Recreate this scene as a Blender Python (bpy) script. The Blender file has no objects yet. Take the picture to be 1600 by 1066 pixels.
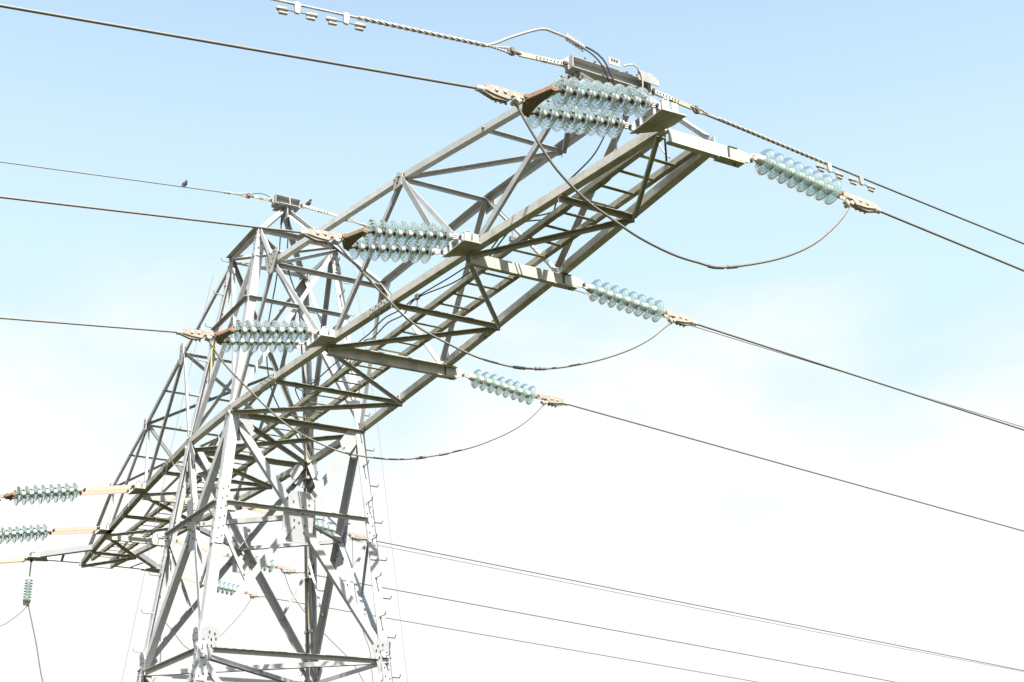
import bpy, math, random
from mathutils import Vector, Matrix
random.seed(7)
D = bpy.data
sc = bpy.context.scene
COL = sc.collection
V = Vector

# ------------------------------------------------------------------ camera
R = [[0.5059740094153448, 0.8624472100258765, -0.013232978302041551],
     [-0.32098269494584536, 0.17402751149340429, -0.9309589329227768],
     [-0.800600032064366, 0.4752885809295172, 0.3648840274615237]]
CAM = V((18.39603236, -6.82458454, -6.11238569))
cd = D.cameras.new('camera')
cam = D.objects.new('camera', cd)
COL.objects.link(cam)
m = Matrix.Identity(4)
for i in range(3):
    m[i][0] = R[0][i]; m[i][1] = -R[1][i]; m[i][2] = -R[2][i]; m[i][3] = CAM[i]
cam.matrix_world = m
cd.sensor_width = 36.0
cd.lens = 36.0 * 2146.824 / 1600.0
cd.clip_start = 0.1
cd.clip_end = 20000
sc.camera = cam

# ------------------------------------------------------------------ light
SUN = V((1.0, -0.25, 1.47)).normalized()
elev = math.asin(SUN.z)
world = D.worlds.new('World')
sc.world = world
world.use_nodes = True
wn = world.node_tree.nodes; wl = world.node_tree.links
for n in list(wn): wn.remove(n)
def N(nodes, t, **kw):
    n = nodes.new(t)
    for k, v in kw.items(): setattr(n, k, v)
    return n
wout = N(wn, 'ShaderNodeOutputWorld')
bg = N(wn, 'ShaderNodeBackground')
sky = N(wn, 'ShaderNodeTexSky', sky_type='NISHITA')
sky.sun_disc = False
sky.sun_elevation = elev
sky.sun_rotation = math.atan2(SUN.x, SUN.y)
sky.air_density = 1.0; sky.dust_density = 1.2; sky.ozone_density = 1.0
tc = N(wn, 'ShaderNodeTexCoord')
sep = N(wn, 'ShaderNodeSeparateXYZ')
wl.new(tc.outputs['Generated'], sep.inputs[0])
# thin bright cloud: soft noise banks that thicken towards the horizon
mp = N(wn, 'ShaderNodeMapping'); mp.inputs['Scale'].default_value = (1.0, 1.0, 2.2)
mp.inputs['Location'].default_value = (0.35, 0.1, 0.0)
wl.new(tc.outputs['Generated'], mp.inputs['Vector'])
nz = N(wn, 'ShaderNodeTexNoise'); nz.inputs['Scale'].default_value = 3.0; nz.inputs['Detail'].default_value = 5; nz.inputs['Roughness'].default_value = 0.5
nz.inputs['Distortion'].default_value = 0.3
wl.new(mp.outputs[0], nz.inputs['Vector'])
hz = N(wn, 'ShaderNodeMapRange', interpolation_type='SMOOTHSTEP')      # clear-air haze, denser towards the horizon
hz.inputs['From Min'].default_value = 0.36; hz.inputs['From Max'].default_value = 0.66
hz.inputs['To Min'].default_value = 0.97; hz.inputs['To Max'].default_value = 0.38
wl.new(sep.outputs['Z'], hz.inputs['Value'])
mixh = N(wn, 'ShaderNodeMix', data_type='RGBA')
mixh.inputs['B'].default_value = (2.10, 2.74, 2.90, 1)
wl.new(hz.outputs[0], mixh.inputs['Factor']); wl.new(sky.outputs[0], mixh.inputs['A'])
elevr = N(wn, 'ShaderNodeMapRange')
elevr.inputs['From Min'].default_value = 0.215; elevr.inputs['From Max'].default_value = 0.50
elevr.inputs['To Min'].default_value = 1.45; elevr.inputs['To Max'].default_value = -0.70
wl.new(sep.outputs['Z'], elevr.inputs['Value'])
nr = N(wn, 'ShaderNodeMapRange', clamp=False); nr.inputs['From Min'].default_value = 0.3; nr.inputs['From Max'].default_value = 0.7
nr.inputs['To Min'].default_value = -0.62; nr.inputs['To Max'].default_value = 0.62
wl.new(nz.outputs['Fac'], nr.inputs['Value'])
add = N(wn, 'ShaderNodeMath', operation='ADD', use_clamp=True)
side = N(wn, 'ShaderNodeMath', operation='MULTIPLY_ADD'); side.inputs[1].default_value = -.75; side.inputs[2].default_value = .33   # the bank is thicker on one side
wl.new(sep.outputs['Y'], side.inputs[0])
add0 = N(wn, 'ShaderNodeMath', operation='ADD'); wl.new(side.outputs[0], add0.inputs[0]); wl.new(elevr.outputs[0], add0.inputs[1])
wl.new(add0.outputs[0], add.inputs[0]); wl.new(nr.outputs[0], add.inputs[1])
soft = N(wn, 'ShaderNodeMapRange', interpolation_type='SMOOTHSTEP'); wl.new(add.outputs[0], soft.inputs['Value'])
mix = N(wn, 'ShaderNodeMix', data_type='RGBA')
CLOUD = 3.05
mix.inputs['B'].default_value = (CLOUD, CLOUD, CLOUD, 1)
wl.new(soft.outputs[0], mix.inputs['Factor'])
wl.new(mixh.outputs['Result'], mix.inputs['A'])
wl.new(mix.outputs['Result'], bg.inputs['Color'])
bg.inputs['Strength'].default_value = 0.13
wl.new(bg.outputs[0], wout.inputs['Surface'])

sd = D.lights.new('sun', 'SUN'); sd.energy = 4.1; sd.angle = math.radians(0.53); sd.color = (1.0, 0.965, 0.9)
so = D.objects.new('sun', sd); COL.objects.link(so)
so.rotation_euler = SUN.to_track_quat('Z', 'Y').to_euler()
so.location = (0, 0, 30)

sc.view_settings.view_transform = 'Standard'
sc.view_settings.look = 'None'
sc.view_settings.gamma = 1
sc.view_settings.exposure = 1.4

# ------------------------------------------------------------------ materials
def mat(name, col, rough=0.5, metal=0.0, var=0.12, scale=3.0, stain=None, stain_amt=0.0, bump=0.0, streak=(1, 1, 1), spec=.15):
    mt = D.materials.new(name); mt.use_nodes = True
    nt = mt.node_tree; nn = nt.nodes; ll = nt.links
    b = nn['Principled BSDF']
    b.inputs['Roughness'].default_value = rough; b.inputs['Metallic'].default_value = metal; b.inputs['Specular IOR Level'].default_value = spec
    t = N(nn, 'ShaderNodeTexCoord'); mpp = N(nn, 'ShaderNodeMapping'); mpp.inputs['Scale'].default_value = streak
    ll.new(t.outputs['Object'], mpp.inputs['Vector'])
    n1 = N(nn, 'ShaderNodeTexNoise'); n1.inputs['Scale'].default_value = scale; n1.inputs['Detail'].default_value = 6; n1.inputs['Roughness'].default_value = .65
    n2 = N(nn, 'ShaderNodeTexNoise'); n2.inputs['Scale'].default_value = scale * 13; n2.inputs['Detail'].default_value = 3
    ll.new(mpp.outputs[0], n1.inputs['Vector']); ll.new(mpp.outputs[0], n2.inputs['Vector'])
    oi = N(nn, 'ShaderNodeObjectInfo')
    a1 = N(nn, 'ShaderNodeMath', operation='MULTIPLY_ADD'); a1.inputs[1].default_value = .6; ll.new(n1.outputs['Fac'], a1.inputs[0])
    a2 = N(nn, 'ShaderNodeMath', operation='MULTIPLY'); a2.inputs[1].default_value = .45; ll.new(n2.outputs['Fac'], a2.inputs[0])
    a3 = N(nn, 'ShaderNodeMath', operation='MULTIPLY_ADD'); a3.inputs[1].default_value = .35; ll.new(oi.outputs['Random'], a3.inputs[0]); ll.new(a2.outputs[0], a3.inputs[2])
    ll.new(a3.outputs[0], a1.inputs[2])
    mr = N(nn, 'ShaderNodeMapRange'); mr.inputs['From Min'].default_value = .25; mr.inputs['From Max'].default_value = .95
    mr.inputs['To Min'].default_value = 1 - var; mr.inputs['To Max'].default_value = 1 + var
    ll.new(a1.outputs[0], mr.inputs['Value'])
    cm = N(nn, 'ShaderNodeVectorMath', operation='SCALE'); cm.inputs[0].default_value = col; ll.new(mr.outputs[0], cm.inputs['Scale'])
    src = cm.outputs[0]
    if stain:
        n3 = N(nn, 'ShaderNodeTexNoise'); n3.inputs['Scale'].default_value = scale * 2.3; n3.inputs['Detail'].default_value = 8
        ll.new(mpp.outputs[0], n3.inputs['Vector'])
        r3 = N(nn, 'ShaderNodeMapRange'); r3.inputs['From Min'].default_value = .5; r3.inputs['From Max'].default_value = .72; r3.inputs['To Max'].default_value = stain_amt
        ll.new(n3.outputs['Fac'], r3.inputs['Value'])
        mx = N(nn, 'ShaderNodeMix', data_type='RGBA'); ll.new(r3.outputs[0], mx.inputs['Factor']); ll.new(src, mx.inputs['A']); mx.inputs['B'].default_value = (*stain, 1)
        src = mx.outputs['Result']
    ll.new(src, b.inputs['Base Color'])
    if bump:
        bp = N(nn, 'ShaderNodeBump'); bp.inputs['Strength'].default_value = bump; bp.inputs['Distance'].default_value = .01
        ll.new(n2.outputs['Fac'], bp.inputs['Height']); ll.new(bp.outputs[0], b.inputs['Normal'])
    return mt
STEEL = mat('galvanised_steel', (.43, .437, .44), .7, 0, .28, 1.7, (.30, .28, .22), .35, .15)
STEELD = mat('shade_toned_bracing_steel', (.37, .37, .365), .75, 0, .3, 1.7, (.24, .22, .17), .45, .15)  # darker copy of the galvanised steel, shade of turned-away members put into the colour
CHORD = mat('weathered_chord_steel', (.46, .445, .395), .75, 0, .28, 2.0, (.17, .155, .09), .55, .15)
BRACE = mat('shade_dark_arm_steel', (.33, .315, .25), .75, 0, .25, 2.0, (.15, .14, .08), .5, .15)  # underside shade of plan braces and walkway rails painted in as a darker tone
PLATE = mat('gusset_steel', (.43, .44, .445), .65, 0, .1, 2.0, (.36, .34, .3), .25, .1)
BOLT = mat('dark_bolt', (.10, .10, .10), .5, .4, .3, 20)
RUST = mat('weathered_fitting', (.40, .355, .30), .7, 0, .25, 14, (.28, .19, .12), .7, .3)
YOKE = mat('rusty_yoke_steel', (.27, .17, .11), .7, 0, .3, 8, (.16, .08, .04), .7, .3)
LINK = mat('orange_link_plate', (.48, .39, .31), .65, 0, .2, 12, (.42, .26, .16), .5, .2)
ALU = mat('weathered_conductor', (.22, .205, .185), .5, .2, .2, 9)
ALUL = mat('bright_aluminium', (.46, .43, .38), .45, .3, .2, 9)
BLACK = mat('black_sheath', (.05, .055, .065), .5, 0, .2, 5)
CAPM = mat('insulator_cap_zinc', (.60, .58, .54), .5, .1, .12, 20, (.25, .2, .15), .5)
PIN = mat('insulator_pin', (.10, .085, .07), .6, .1, .2, 20)
CREAM = mat('conduit_cream', (.42, .38, .26), .6, 0, .15, 4)
RUNGM = mat('dark_rung_steel', (.24, .225, .16), .8, 0, .2, 6)  # darker, more olive tone than the chords
THIM = mat('dull_thimble_iron', (.20, .165, .13), .7, .1, .3, 14)
BRIGHT = mat('sunlit_toned_steel', (.56, .56, .55), .65, 0, .22, 1.7, (.36, .34, .30), .3, .15)  # lighter copy of the galvanised steel, sunlight on the bars put into the colour
YELL = mat('yellow_paint', (.62, .55, .16), .6, 0, .1, 4)
FEATHER = mat('dark_feathers', (.045, .042, .05), .8, 0, .3, 30)
BREAST = mat('brown_breast_feathers', (.16, .11, .10), .8, 0, .3, 30)

def glass():
    mt = D.materials.new('aqua_insulator_glass'); mt.use_nodes = True
    nt = mt.node_tree; nn = nt.nodes; ll = nt.links
    nn.remove(nn['Principled BSDF'])
    tp = N(nn, 'ShaderNodeBsdfTransparent'); tp.inputs['Color'].default_value = (.84, .935, .92, 1)
    tr = N(nn, 'ShaderNodeBsdfTranslucent'); tr.inputs['Color'].default_value = (.66, .77, .73, 1)
    df = N(nn, 'ShaderNodeBsdfDiffuse'); df.inputs['Color'].default_value = (.56, .66, .62, 1)
    gl = N(nn, 'ShaderNodeBsdfGlossy'); gl.inputs['Roughness'].default_value = .06
    lw = N(nn, 'ShaderNodeLayerWeight'); lw.inputs['Blend'].default_value = .25
    a = N(nn, 'ShaderNodeMixShader'); a.inputs[0].default_value = .5
    ll.new(tr.outputs[0], a.inputs[1]); ll.new(df.outputs[0], a.inputs[2])
    tint = N(nn, 'ShaderNodeMix', data_type='RGBA'); tint.inputs['A'].default_value = (.87, .95, .925, 1); tint.inputs['B'].default_value = (.42, .64, .62, 1)
    pw = N(nn, 'ShaderNodeMath', operation='POWER'); pw.inputs[1].default_value = 2.2; ll.new(lw.outputs['Facing'], pw.inputs[0])
    ll.new(pw.outputs[0], tint.inputs['Factor']); ll.new(tint.outputs['Result'], tp.inputs['Color'])
    edge = N(nn, 'ShaderNodeMapRange'); edge.inputs['To Min'].default_value = .10; edge.inputs['To Max'].default_value = .42
    ll.new(lw.outputs['Facing'], edge.inputs['Value'])
    tcg = N(nn, 'ShaderNodeTexCoord'); sx = N(nn, 'ShaderNodeSeparateXYZ'); ll.new(tcg.outputs['Object'], sx.inputs[0])
    cb = N(nn, 'ShaderNodeCombineXYZ'); ll.new(sx.outputs['X'], cb.inputs[0]); ll.new(sx.outputs['Y'], cb.inputs[1])
    ln = N(nn, 'ShaderNodeVectorMath', operation='LENGTH'); ll.new(cb.outputs[0], ln.inputs[0])
    wv = N(nn, 'ShaderNodeMath', operation='MULTIPLY'); wv.inputs[1].default_value = 430; ll.new(ln.outputs['Value'], wv.inputs[0])
    sn = N(nn, 'ShaderNodeMath', operation='SINE'); ll.new(wv.outputs[0], sn.inputs[0])
    rb = N(nn, 'ShaderNodeMapRange'); rb.inputs['From Min'].default_value = .2; rb.inputs['From Max'].default_value = 1; rb.inputs['To Min'].default_value = 0; rb.inputs['To Max'].default_value = .3; ll.new(sn.outputs[0], rb.inputs['Value'])  # pale rings mixed into the glass colour for glints on the moulded ribs
    gr = N(nn, 'ShaderNodeObjectInfo'); gm = N(nn, 'ShaderNodeMath', operation='MULTIPLY_ADD'); gm.inputs[1].default_value = .16; ll.new(gr.outputs['Random'], gm.inputs[0]); ll.new(rb.outputs[0], gm.inputs[2])
    ea = N(nn, 'ShaderNodeMath', operation='ADD', use_clamp=True); ll.new(edge.outputs[0], ea.inputs[0]); ll.new(gm.outputs[0], ea.inputs[1])
    b = N(nn, 'ShaderNodeMixShader'); ll.new(ea.outputs[0], b.inputs[0]); ll.new(tp.outputs[0], b.inputs[1]); ll.new(a.outputs[0], b.inputs[2])
    c = N(nn, 'ShaderNodeMixShader'); fr = N(nn, 'ShaderNodeFresnel'); fr.inputs['IOR'].default_value = 1.22
    ll.new(fr.outputs[0], c.inputs[0]); ll.new(b.outputs[0], c.inputs[1]); ll.new(gl.outputs[0], c.inputs[2])
    ll.new(c.outputs[0], nn['Material Output'].inputs['Surface'])
    return mt
GLASS = glass()

# ------------------------------------------------------------------ mesh helpers
def perp(a):
    a = a.normalized()
    u = a.cross(V((0, 0, 1)))
    if u.length < 1e-3: u = a.cross(V((1, 0, 0)))
    u.normalize()
    return u, a.cross(u).normalized()
class MB:
    def __init__(s): s.v = []; s.f = []; s.m = []; s.sm = []
    def add(s, vs, fs, mi=0, smooth=False):
        o = len(s.v); s.v += [tuple(x) for x in vs]
        for f in fs: s.f.append([o + i for i in f]); s.m.append(mi); s.sm.append(smooth)
    def prism(s, poly, ext, mi=0):
        """polygon points extruded by the vector ext"""
        n = len(poly); vs = [V(p) for p in poly] + [V(p) + V(ext) for p in poly]
        fs = [list(range(n))[::-1], list(range(n, 2 * n))] + [[i, (i + 1) % n, n + (i + 1) % n, n + i] for i in range(n)]
        s.add(vs, fs, mi)
    def box(s, c, ax, mi=0):
        """centre and three half-extent vectors"""
        c = V(c); a, b, d = [V(x) for x in ax]
        s.prism([c - a - b - d, c + a - b - d, c + a + b - d, c - a + b - d], d * 2, mi)
    def bar(s, p0, p1, up, w, h, mi=0):
        p0 = V(p0); p1 = V(p1); a = (p1 - p0); an = a.normalized(); up = V(up); up = (up - an * up.dot(an)).normalized(); sd_ = an.cross(up)
        s.box((p0 + p1) / 2, (a / 2, sd_ * w / 2, up * h / 2), mi)
    def angle(s, p0, p1, size, t, u, v, mi=0):
        p0 = V(p0); p1 = V(p1); a = (p1 - p0).normalized()
        u = V(u); u = (u - a * u.dot(a)).normalized(); v = V(v); v = v - a * v.dot(a); v = (v - u * v.dot(u)).normalized()
        q = [V((0, 0, 0)), u * size, u * size + v * t, u * t + v * t, u * t + v * size, v * size]
        s.prism([p0 + x for x in q], p1 - p0, mi)
    def tube(s, pts, r, n=8, mi=0, cap=True):
        pts = [V(p) for p in pts]; k = len(pts); vs = []; prev = None
        for i, p in enumerate(pts):
            a = (pts[min(i + 1, k - 1)] - pts[max(i - 1, 0)]).normalized()
            if prev is None: u, w = perp(a)
            else:
                u = (prev - a * prev.dot(a)).normalized(); w = a.cross(u)
            prev = u
            rr = r[i] if isinstance(r, (list, tuple)) else r
            vs += [p + (u * math.cos(2 * math.pi * j / n) + w * math.sin(2 * math.pi * j / n)) * rr for j in range(n)]
        fs = [[i * n + j, i * n + (j + 1) % n, (i + 1) * n + (j + 1) % n, (i + 1) * n + j] for i in range(k - 1) for j in range(n)]
        s.add(vs, fs, mi, True)
        if cap:
            s.add(vs[:n], [list(range(n))[::-1]], mi); s.add(vs[-n:], [list(range(n))], mi)
    def cyl(s, p0, p1, r, n=10, mi=0): s.tube([p0, p1], r, n, mi)
    def bolt(s, p, nrm, r=.013, h=.014, mi=1):
        p = V(p); nrm = V(nrm).normalized(); s.tube([p - nrm * .002, p + nrm * h], r, 6, mi)
    def lathe(s, prof, n=32, mi=0, closed=False):
        """profile (z, r) about local Z"""
        k = len(prof); vs = []
        for z, r in prof: vs += [(r * math.cos(2 * math.pi * j / n), r * math.sin(2 * math.pi * j / n), z) for j in range(n)]
        rng = range(k) if closed else range(k - 1)
        fs = [[i * n + j, i * n + (j + 1) % n, ((i + 1) % k) * n + (j + 1) % n, ((i + 1) % k) * n + j] for i in rng for j in range(n)]
        s.add(vs, fs, mi, True)
    def strands(s, pts, R0, r, k=3, pitch=.25, n=5, step=.02, mi=0):
        """k wires laid helically round a path"""
        pts = resample(pts, step)
        for q in range(k):
            out = []; d = 0; prev = None
            for i, p in enumerate(pts):
                a = (pts[min(i + 1, len(pts) - 1)] - pts[max(i - 1, 0)]).normalized(); u, w = perp(a)
                if i: d += (p - pts[i - 1]).length
                th = 2 * math.pi * (d / pitch + q / k)
                out.append(p + (u * math.cos(th) + w * math.sin(th)) * R0)
            s.tube(out, r, n, mi)
    def build(s, name, mats, parent=None, at=None):
        """world-space vertices; at = origin point of the object in the parent's frame"""
        me = D.meshes.new(name)
        off = V((0, 0, 0))
        if parent is not None: off = V(parent['_o']) if '_o' in parent else V((0, 0, 0))
        org = V(at) if at is not None else (sum((V(x) for x in s.v), V((0, 0, 0))) / max(1, len(s.v)) if parent is None else off)
        me.from_pydata([V(x) - org for x in s.v], [], s.f)
        for mm in (mats if isinstance(mats, (list, tuple)) else [mats]): me.materials.append(mm)
        me.polygons.foreach_set('material_index', s.m); me.polygons.foreach_set('use_smooth', s.sm)
        me.update()
        import bmesh
        b = bmesh.new(); b.from_mesh(me); bmesh.ops.recalc_face_normals(b, faces=b.faces); b.to_mesh(me); b.free()
        o = D.objects.new(name, me); COL.objects.link(o)
        if parent is not None:
            o.parent = parent
            o.location = org - off
            o['_o'] = tuple(org)
        else:
            o.location = org; o['_o'] = tuple(org)
        return o
def resample(pts, step):
    pts = [V(p) for p in pts]
    # Catmull-Rom through the points
    out = []
    for i in range(len(pts) - 1):
        p0 = pts[max(i - 1, 0)]; p1 = pts[i]; p2 = pts[i + 1]; p3 = pts[min(i + 2, len(pts) - 1)]
        if i == 0: p0 = p1 * 2 - p2
        if i == len(pts) - 2: p3 = p2 * 2 - p1
        n = max(1, int((p2 - p1).length / step))
        for k in range(n):
            t = k / n
            out.append(.5 * ((2 * p1) + (p2 - p0) * t + (2 * p0 - 5 * p1 + 4 * p2 - p3) * t * t + (3 * p1 - p0 - 3 * p2 + p3) * t ** 3))
    out.append(pts[-1]); return out
def empty(name, loc):
    o = D.objects.new(name, None); COL.objects.link(o); o.location = loc; o['_o'] = tuple(loc); o.empty_display_size = .2
    return o
def tag(o, label, cat, group=None):
    o['label'] = label; o['category'] = cat
    if group: o['group'] = group
    return o

# ------------------------------------------------------------------ ground
GZ = -7.72
def ground():
    m_ = D.materials.new('meadow_grass'); m_.use_nodes = True
    nn = m_.node_tree.nodes; ll = m_.node_tree.links; b = nn['Principled BSDF']; b.inputs['Roughness'].default_value = 1
    b.inputs['Specular IOR Level'].default_value = .1
    t = N(nn, 'ShaderNodeTexCoord')
    a = N(nn, 'ShaderNodeTexNoise'); a.inputs['Scale'].default_value = .35; a.inputs['Detail'].default_value = 10; ll.new(t.outputs['Object'], a.inputs['Vector'])
    c = N(nn, 'ShaderNodeTexNoise'); c.inputs['Scale'].default_value = 14; c.inputs['Detail'].default_value = 8; ll.new(t.outputs['Object'], c.inputs['Vector'])
    r = N(nn, 'ShaderNodeValToRGB'); r.color_ramp.elements[0].position = .35; r.color_ramp.elements[0].color = (.026, .029, .010, 1)
    r.color_ramp.elements[1].position = .7; r.color_ramp.elements[1].color = (.055, .052, .021, 1)
    mm = N(nn, 'ShaderNodeMath', operation='ADD'); s_ = N(nn, 'ShaderNodeMath', operation='MULTIPLY'); s_.inputs[1].default_value = .5
    ll.new(a.outputs['Fac'], s_.inputs[0]); ll.new(s_.outputs[0], mm.inputs[0])
    s2 = N(nn, 'ShaderNodeMath', operation='MULTIPLY'); s2.inputs[1].default_value = .5; ll.new(c.outputs['Fac'], s2.inputs[0]); ll.new(s2.outputs[0], mm.inputs[1])
    ll.new(mm.outputs[0], r.inputs[0]); ll.new(r.outputs[0], b.inputs['Base Color'])
    bp = N(nn, 'ShaderNodeBump'); bp.inputs['Distance'].default_value = .05; ll.new(c.outputs['Fac'], bp.inputs['Height']); ll.new(bp.outputs[0], b.inputs['Normal'])
    me = D.meshes.new('ground'); L = 9000; K = 40
    # denser near the middle, with slight undulation
    def w(i): s_ = (i / K * 2 - 1); return math.copysign(abs(s_) ** 3.2, s_) * L
    vs = []
    for i in range(K + 1):
        for j in range(K + 1):
            x, y = w(i), w(j); d = math.hypot(x, y)
            z = GZ + (0.25 * math.sin(x * .05 + 1) * math.cos(y * .043) * min(1, max(0, (d - 15) / 60)))
            vs.append((x, y, z))
    fs = [[i * (K + 1) + j, (i + 1) * (K + 1) + j, (i + 1) * (K + 1) + j + 1, i * (K + 1) + j + 1] for i in range(K) for j in range(K)]
    me.from_pydata(vs, [], fs); me.materials.append(m_)
    o = D.objects.new('ground', me); COL.objects.link(o); o['kind'] = 'structure'
ground()

# ------------------------------------------------------------------ tower skeleton
AX = .978
def interp(x, xs, ys):
    if x <= xs[0]: return ys[0]
    for i in range(len(xs) - 1):
        if x <= xs[i + 1]: return ys[i] + (ys[i + 1] - ys[i]) * (x - xs[i]) / (xs[i + 1] - xs[i])
    return ys[-1]
def wid(x): return interp(abs(x), [AX, 3.85, 6.98, 10.02], [1.0, .825, .58, .30])
def low(z, sx, sy):
    h = 0.099 * -z
    return V((sx * (AX + h), sy * (1.0 + h), z))
ZT = 2.958
def T(sx, sy, z=ZT):
    t = z / ZT
    return V((sx * (AX + (.614 - AX) * t), sy * (1.0 + (.630 - 1.0) * t), z))
def F(x, z=0): return V((x, -wid(x), z))
def Bk(x, z=0): return V((x, wid(x), z))
P = V((0, 0, 3.70))
G = {s: V((1.874, s * .873, 1.884)) for s in (-1, 1)}
N2 = {s: V((5.373, s * .626, 1.611)) for s in (-1, 1)}
N3 = {s: V((8.84, s * .400, 1.19)) for s in (-1, 1)}
def topR(x, s):
    t = (x - 5.373) / (8.84 - 5.373); return N2[s].lerp(N3[s], t)
H1 = {s: V((-2.05, s * .87, 1.85)) for s in (-1, 1)}
H2 = {s: V((-4.50, s * .70, 1.37)) for s in (-1, 1)}
H3 = {s: V((-7.30, s * .50, .92)) for s in (-1, 1)}
TR = 10.02; TL = -9.90

tower = empty('lattice_tower', (0, 0, GZ))
tag(tower, 'grey galvanised lattice pylon with one long crossarm, filling the left half of the picture', 'pylon')

def member(name, p0, p1, size, u, v, mt=STEEL, t=None, off=(0, 0, 0), parent=None):
    b = MB(); o = V(off); b.angle(V(p0) + o, V(p1) + o, size, t or max(.006, size * .09), u, v)
    # end bolts on the first flange
    a = (V(p1) - V(p0)); L = a.length; a.normalize()
    uu = V(u); uu = (uu - a * uu.dot(a)).normalized(); vv = V(v); vv = vv - a * vv.dot(a); vv = (vv - uu * vv.dot(uu)).normalized()
    for e, sgn in ((V(p0) + o, 1), (V(p1) + o, -1)):
        for k in range(2 if L > .8 else 1):
            b.bolt(e + a * sgn * (.05 + .07 * k) + uu * size * .55, -vv, .011, .011)
    return b.build(name, [mt, BOLT], parent or tower)
cnt = [0]
def face_member(name, p0, p1, size, n, mt=STEEL, layer=0, flip=1, out=False, parent=None):
    """angle with one flange lying in the face of outward normal n; layer pushes it inward"""
    cnt[0] += 1; size = size * .66
    n = V(n).normalized(); a = (V(p1) - V(p0)).normalized(); n = (n - a * n.dot(a)).normalized()
    u = n.cross(a).normalized() * flip
    off = -n * (0.016 + .014 * layer + .0007 * (cnt[0] % 7)) - u * size * .5
    return member(name, p0, p1, size, u, n if out else -n, mt, off=off, parent=parent)

# legs of the lower body, and of the cage above the crossarm
legs = []
for sx in (-1, 1):
    for sy in (-1, 1):
        b = MB()
        u = V((-sx, 0, 0)); v = V((0, -sy, 0))
        b.angle(low(GZ, sx, sy), low(-3.6, sx, sy), .155, .016, u, v)
        b.angle(low(-3.6, sx, sy) , low(0, sx, sy), .135, .014, u, v)
        b.box(low(GZ, sx, sy) + V((-sx * .05, -sy * .05, .12)), (V((.30, 0, 0)), V((0, .30, 0)), V((0, 0, .18))), 2)
        # splice plates with bolt rows
        for z0, z1 in ((-1.95, -1.05), (-3.75, -3.0)):
            q0, q1 = low(z0, sx, sy), low(z1, sx, sy)
            for uu, nn_ in ((u, V((0, sy, 0))), (v, V((sx, 0, 0)))):
                b.prism([q0 + nn_ * .003 + uu * .01, q0 + nn_ * .003 + uu * .128, q1 + nn_ * .003 + uu * .128, q1 + nn_ * .003 + uu * .01], nn_ * .010)
                for k in range(6):
                    for c_ in (.04, .10):
                        b.bolt(q0.lerp(q1, (k + .5 + (.25 if c_ > .06 else 0)) / 6.5) + nn_ * .012 + uu * c_, nn_, .0095, .011)
        o = b.build('leg', [STEEL, BOLT, mat_conc] if False else [STEEL, BOLT, PLATE], tower, at=low(GZ, sx, sy)); legs.append((sx, sy, o))
        b = MB(); b.angle(T(sx, sy, 0), T(sx, sy, ZT), .12, .011, u, v)
        q0, q1 = T(sx, sy, ZT - .45), T(sx, sy, ZT)
        for uu, nn_ in ((u, V((0, sy, 0))), (v, V((sx, 0, 0)))):
            b.prism([q0 + nn_ * .003 + uu * .01, q0 + nn_ * .003 + uu * .10, q1 + nn_ * .003 + uu * .10, q1 + nn_ * .003 + uu * .01], nn_ * .010)
            for k in range(5):
                b.bolt(q0.lerp(q1, (k + .5) / 5) + nn_ * .012 + uu * (.03 if k % 2 else .075), nn_, .012, .012)
        b.build('cage_leg', [STEEL, BOLT], tower)
        # peak stays
        face_member('peak_leg', T(sx, sy), P + V((sx * .05, sy * .05, 0)), .11, (sx, 0, .5) if sy < 0 else (0, sy, .5), STEEL if sy * sx <= 0 or sx > 0 else STEELD)

# step bolts as children of two legs
def step_bolts(leg, sx, sy, z0, z1, top=False):
    z = z0; k = 0
    while z < z1:
        p = T(sx, sy, z) if z > 0 else low(z, sx, sy)
        if k % 2: d = V((0, sy, 0)); q = p + V((-sx * .07, 0, 0))
        else: d = V((sx, 0, 0)); q = p + V((0, -sy * .07, 0))
        b = MB(); b.tube([q - d * .03, q + d * .15, q + d * .165 + V((0, 0, .045))], .0085, 6)
        b.bolt(q + d * .004, d, .018, .015, 0)
        b.build('step_bolt', [STEELD], leg)
        z += .27; k += 1
for sx, sy, o in legs:
    if (sx, sy) == (1, 1): step_bolts(o, 1, 1, GZ + 1.2, 2.9)
    if (sx, sy) == (-1, -1): step_bolts(o, -1, -1, -4.4, 2.9)
    if (sx, sy) == (-1, 1): step_bolts(o, -1, 1, -4.4, 2.6)

# X panels of the lower body
Z1 = -3.33; ZX = -1.46
faces = [((1, -1), (1, 1), V((1, 0, 0))), ((-1, -1), (-1, 1), V((-1, 0, 0))), ((-1, -1), (1, -1), V((0, -1, 0))), ((-1, 1), (1, 1), V((0, 1, 0)))]
def gusset(c, n, poly2, name='gusset_plate', bolts=(), mt=PLATE, th=.012, parent=None, off=.0):
    """polygon (a along horizontal tangent, b along z) in the face of normal n"""
    n = V(n).normalized(); tx = V((0, 0, 1)).cross(n).normalized(); tz = n.cross(tx)
    c = V(c) + n * off
    b = MB(); b.prism([c + tx * p[0] + tz * p[1] for p in poly2], -n * th)
    for q in bolts:
        b.bolt(c + tx * q[0] + tz * q[1], n, .0105, .013)
        b.bolt(c - n * th + tx * q[0] + tz * q[1], -n, .010, .012)
    return b.build(name, [mt, BOLT], parent or tower)
def xb(dirs, r0=.07, r1=.30, k=4, w=.028):
    """bolt rows along directions"""
    out = []
    for dx, dz in dirs:
        l = math.hypot(dx, dz); dx /= l; dz /= l
        for i in range(k):
            r = r0 + (r1 - r0) * i / (k - 1); s = w if i % 2 else -w
            out.append((dx * r - dz * s, dz * r + dx * s))
    return out
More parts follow.
